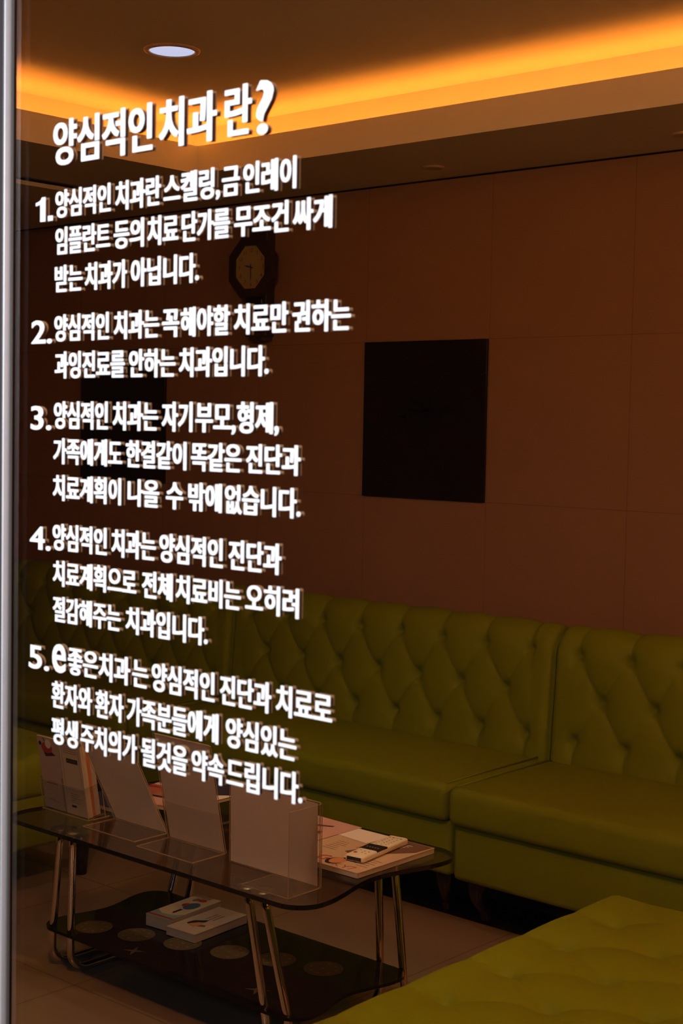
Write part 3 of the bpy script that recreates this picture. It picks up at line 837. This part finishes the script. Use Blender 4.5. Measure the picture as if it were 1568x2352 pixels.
mB, cB = magazine('pink-covered magazine behind the upright holder, left of the pale magazine', -2.722, 2.662, .205, .290, TZ+.0005, .013, math.radians(-1), 'magazine_pink', MG, .002)
print_on(cB, 'cover_picture', [(.10, .12), (.16, .15), (.165, .18), (.12, .16)], .0150, 'ink_brown')
print_on(cB, 'cover_picture', [(.05, .19), (.15, .235), (.15, .242), (.05, .20)], .0150, 'ink_brown')
mD, cD = magazine('dark blue-grey magazine lowest of the pile behind the brochure holder', -3.300, 2.606, .178, .262, TZ+.0005, .013, 0, 'magazine_navy', MG)
mC, cC = magazine('magazine with red and pale bands seen between the two slanted holders', -3.186, 2.655, .205, .285, TZ+.0150, .012, math.radians(10), 'magazine_red', MG)
print_on(cC, 'cover_text', rect(.002, .203, .003, .066), .0122, 'magazine_pink')
print_on(cC, 'cover_text', rect(.002, .203, .068, .082), .0122, 'ink_black')
print_on(cC, 'cover_text', rect(.002, .203, .150, .166), .0122, 'ink_red')
print_on(cC, 'cover_text', rect(.002, .203, .180, .200), .0122, 'ink_white')
print_on(cC, 'cover_text', rect(.002, .203, .215, .283), .0122, 'magazine_navy')
mE, cE = magazine('small dark blue magazine with a pale border, topmost behind the middle holder', -3.125, 2.795, .207, .180, TZ+.0285, .009, 0, 'magazine_navy', MG)
print_on(cE, 'cover_text', [(.120, .002), (.205, .002), (.205, .080), (.180, .060)], .0092, 'paper')

# --- remote control
rm = thing('remote_control', 'white remote control lying on the pale magazine', 'remote control', (-2.3185, 2.693, TZ+.0156), math.radians(7.5))
b = rbox(-.0275, .0275, 0, .212, 0, .0165, .006, 4); link('body', b, 'remote_white', rm, True)
b = rbox(-.021, .021, -.0006, .004, .003, .0125, .0012, 2); link('sensor_window', b, 'remote_black', rm)
b = rbox(-.0272, .0272, .064, .112, .0120, .0170, .0012, 2); link('screen', b, 'remote_black', rm)
b = bmesh.new(); lathe(b, [(.0003, .0012), (.0045, .001), (.005, 0)], 20, (-.013, .026, .0164)); link('power_button', b, 'ink_red', rm, True)
for (x, y) in ((.002, .034), (.014, .030), (.002, .046), (-.012, .050), (.014, .046)):
    b = rbox(x-.003, x+.003, y-.0012, y+.0012, .0160, .0170, .0004, 1); link('key', b, 'ink_grey', rm)
for r_ in range(5):
    for c_ in range(3):
        x, y = -.014+.014*c_, .124+.013*r_
        b = rbox(x-.002, x+.002, y-.0014, y+.0014, .0160, .0170, .0004, 1); link('key', b, 'ink_grey', rm)
for x, m in ((-.016, 'ink_red'), (-.005, 'ink_brown'), (.006, 'ink_skin'), (.017, 'ink_blue')):
    b = rbox(x-.0035, x+.0035, .189, .193, .0160, .0171, .0004, 1); link('colour_key', b, m, rm)
for k in range(5): print_on(rm, 'screen_text', rect(-.018+.008*k, -.014+.008*k, .082, .088), .0171, 'ink_grey')

# --- leaflet stacks on the lower shelf
def stack(label, x0, y0, w, h, z0, th, rz, m):
    t = thing('leaflet_stack', label, 'leaflet stack', (x0, y0, z0), rz, 'leaflet stacks on the black shelf')
    link('pages', rbox(0, w, 0, h, 0, th-.001, .0006, 1), 'page_block', t)
    c = link('cover', rbox(-.0005, w+.0005, -.0005, h+.0005, th-.001, th, .0003, 1), m, t)
    return t, c
s1, c1 = stack('leaflet stack with a brown animal picture, front one on the black shelf', -2.925, 2.628, .105, .210, .1216, .0235, math.radians(4), 'leaflet_stock')
print_on(c1, 'cover_picture', [(.030, .050), (.060, .042), (.066, .075), (.050, .090), (.036, .078)], .0236, 'ink_skin')
print_on(c1, 'cover_picture', [(.022, .058), (.030, .052), (.046, .078), (.060, .086), (.058, .108), (.046, .096), (.026, .084)], .0239, 'ink_black')
print_on(c1, 'cover_picture', [(.064, .052), (.084, .060), (.078, .072), (.066, .066)], .0236, 'ink_brown')
for k in range(3): print_on(c1, 'cover_text', rect(.040+.012*k, .044+.012*k, .112, .160), .0236, 'ink_grey')
s2, c2 = stack('blue-edged leaflet stack, rear one on the black shelf', -3.022, 2.640, .090, .210, .1216, .033, math.radians(5), 'paper_cream')
print_on(c2, 'cover_picture', [(.0, .0), (.092, .0), (.092, .060), (.070, .035), (.03, .03), (.0, .05)], .0332, 'ink_pale_blue')
print_on(c2, 'cover_picture', [(.0, .004), (.092, .004), (.092, .012), (.0, .014)], .0335, 'ink_red')
print_on(c2, 'cover_picture', ell(.058, .122, .020, .030, 22), .0332, 'ink_blue')
print_on(c2, 'cover_picture', ell(.036, .122, .010, .014, 16), .0335, 'ink_red')
print_on(c2, 'cover_picture', ell(.050, .176, .014, .012, 16), .0332, 'ink_red')
print_on(c2, 'cover_picture', ell(.030, .172, .008, .014, 16), .0332, 'ink_grey')
print_on(c2, 'cover_text', rect(.050, .058, .050, .085), .0338, 'ink_black')

# ------------------------------------------------------------------ things on the back wall
def wall_square(label, x0, group):
    t = thing('wall_panel', label, 'wall panel', (x0, YB, 1.24), 0, group)
    b = rbox(0, .564, -.012, 0, 0, .574, .0012, 1); p = link('panel', b, 'black_gloss', t)
    return t, p
t, p = wall_square('square black glossy panel on the right part of the back wall', -3.624, 'black wall panels')
def wall_text(par, name, body, x, z, size, m, off=.02):
    b = text_mesh(body, 1, 0, off); xf(b, Matrix.Translation((x, -.0125, z)) @ Matrix.Rotation(PI/2, 4, 'X') @ Matrix.Scale(size, 4)); return link(name, b, m, par)
wall_text(p, 'panel_lettering', 'e좋은', .145, .275, .135, 'black_print', .03)
wall_text(p, 'panel_lettering', '5188', .20, .475, .055, 'red_print_dim', 0)
b = bmesh.new(); lathe(b, [(.0005, 0), (.054, 0), (.054, .0006)], 32); xf(b, Matrix.Translation((.060, -.0122, .315)) @ Matrix.Rotation(PI/2, 4, 'X')); link('panel_emblem', b, 'red_print_dim', p)
b = bmesh.new(); box(b, .165, .560, -.0126, -.0121, .452, .455); link('panel_line', b, 'red_print_dim', p)
wall_square('square black panel on the back wall, behind the lettering at left', -5.304, 'black wall panels')

# clock: long narrow case with octagonal head
ck = thing('wall_clock', 'dark wooden octagonal wall clock with a narrow pendulum case', 'clock', (-4.165, YB, 1.83))
def octo(r, z0=0): return [(r*math.cos(PI/8+k*PI/4)/math.cos(PI/8), r*math.sin(PI/8+k*PI/4)/math.cos(PI/8)) for k in range(8)]
link('case', rbox(-.058, .058, -.052, -.001, .018, .452, .004, 2), 'clock_wood', ck)
b = bmesh.new(); prism(b, [(-.035, -.05), (.035, -.05), (.046, -.001), (-.046, -.001)], .0, .02); link('case_foot', b, 'clock_wood', ck)
link('pendulum_window', rbox(-.040, .040, -.056, -.050, .050, .165, .002, 1), 'black_gloss', ck)
zc_ = .288; yb_ = -.085
def front(pts_out, pts_in, y_out, y_in, y_back, m, name):
    b = bmesh.new(); n_ = len(pts_out)
    A = [b.verts.new((x, y_back, z+zc_)) for x, z in pts_out]; B = [b.verts.new((x, y_out, z+zc_)) for x, z in pts_out]
    C = [b.verts.new((x, y_in, z+zc_)) for x, z in pts_in]; D = [b.verts.new((x, y_in+.012, z+zc_)) for x, z in pts_in]
    for i in range(n_):
        j = (i+1) % n_
        for q in ((A[i], A[j], B[j], B[i]), (B[i], B[j], C[j], C[i]), (C[i], C[j], D[j], D[i])): b.faces.new(q)
    b.faces.new(A[::-1]); bmesh.ops.recalc_face_normals(b, faces=b.faces[:]); return link(name, b, m, ck)
front(octo(.118), octo(.084), yb_, yb_-.004, -.052, 'clock_wood', 'bezel')
b = bmesh.new(); pts = octo(.0845)
vs = [b.verts.new((x, yb_+.0075, z+zc_)) for x, z in pts]; b.faces.new(vs); r = bmesh.ops.extrude_face_region(b, geom=b.faces[:])
for v in [e for e in r['geom'] if isinstance(e, bmesh.types.BMVert)]: v.co.y += .004
bmesh.ops.recalc_face_normals(b, faces=b.faces[:]); dial = link('dial', b, 'clock_dial', ck)
for h in range(1, 13):
    a = PI/2-2*PI*h/12; s_ = str(h)
    tb = text_mesh(s_, 1, 0, .01); xs = [v.co.x for v in tb.verts]; ys = [v.co.y for v in tb.verts]
    k = .022
    xf(tb, Matrix.Translation((.066*math.cos(a)-(min(xs)+max(xs))/2*k, yb_+.0068, zc_+.066*math.sin(a)-(min(ys)+max(ys))/2*k)) @ Matrix.Rotation(PI/2, 4, 'X') @ Matrix.Scale(k, 4))
    link('numeral', tb, 'ink_brown', dial)
def hand(name, ang, ln, wd):
    b = bmesh.new(); d = Vector((math.cos(ang), 0, math.sin(ang))); q = Vector((-math.sin(ang), 0, math.cos(ang))); c = Vector((0, yb_+.005, zc_))
    vs = [b.verts.new(c+p_) for p_ in (-d*.012-q*wd, d*ln*.7-q*wd, d*ln, d*ln*.7+q*wd, -d*.012+q*wd)]
    b.faces.new(vs); r = bmesh.ops.extrude_face_region(b, geom=b.faces[:])
    for v in [e for e in r['geom'] if isinstance(e, bmesh.types.BMVert)]: v.co.y -= .001
    bmesh.ops.recalc_face_normals(b, faces=b.faces[:]); link(name, b, 'ink_black', ck)
hand('hour_hand', PI-.25, .036, .0022); hand('minute_hand', -PI/2, .054, .0016)

# ------------------------------------------------------------------ downlights and ceiling panel
def downlight(label, x, y, z, r_in, r_out, lensm, group):
    t = thing('downlight', label, 'ceiling light', (x, y, z), 0, group)
    b = bmesh.new(); lathe(b, [(r_out, .0), (r_out-.002, -.005), (r_in+.004, -.007), (r_in, -.003), (r_in, .004)], 48); bmesh.ops.recalc_face_normals(b, faces=b.faces[:]); link('trim_ring', b, 'trim_paint', t, True)
    b = bmesh.new(); lathe(b, [(r_in*.99, -.0025), (r_in*.55, -.0016), (.0005, -.0012)], 48); bmesh.ops.recalc_face_normals(b, faces=b.faces[:])
    for f in b.faces:
        if f.normal.z > 0: f.normal_flip()
    link('lens', b, lensm, t, True)
    return t
downlight('large lit round downlight glowing bluish white in the raised ceiling', -3.330, 2.974, ZC, .067, .084, 'downlight_glow', 'round downlights')
downlight('small unlit round downlight above the right black wall panel', -3.164, 4.022, ZS, .024, .040, 'downlight_off', 'round downlights')
downlight('small unlit round downlight at the right edge of the picture', -2.208, 4.014, ZS, .024, .040, 'downlight_off', 'round downlights')
cp = thing('ceiling_panel', 'flat rectangular panel hanging under the ceiling border at far left', 'ceiling panel', (-4.50, 3.585, ZS))
b = rbox(-.85, 0, -.85, 0, -.030, -.014, .002, 2); link('panel', b, 'ceiling_paint', cp)
b = bmesh.new(); box(b, -.82, -.03, -.82, -.03, -.014, 0); link('shadow_gap', b, 'dark_wood', cp)  # dark solid paints the shade in the gap above the panel
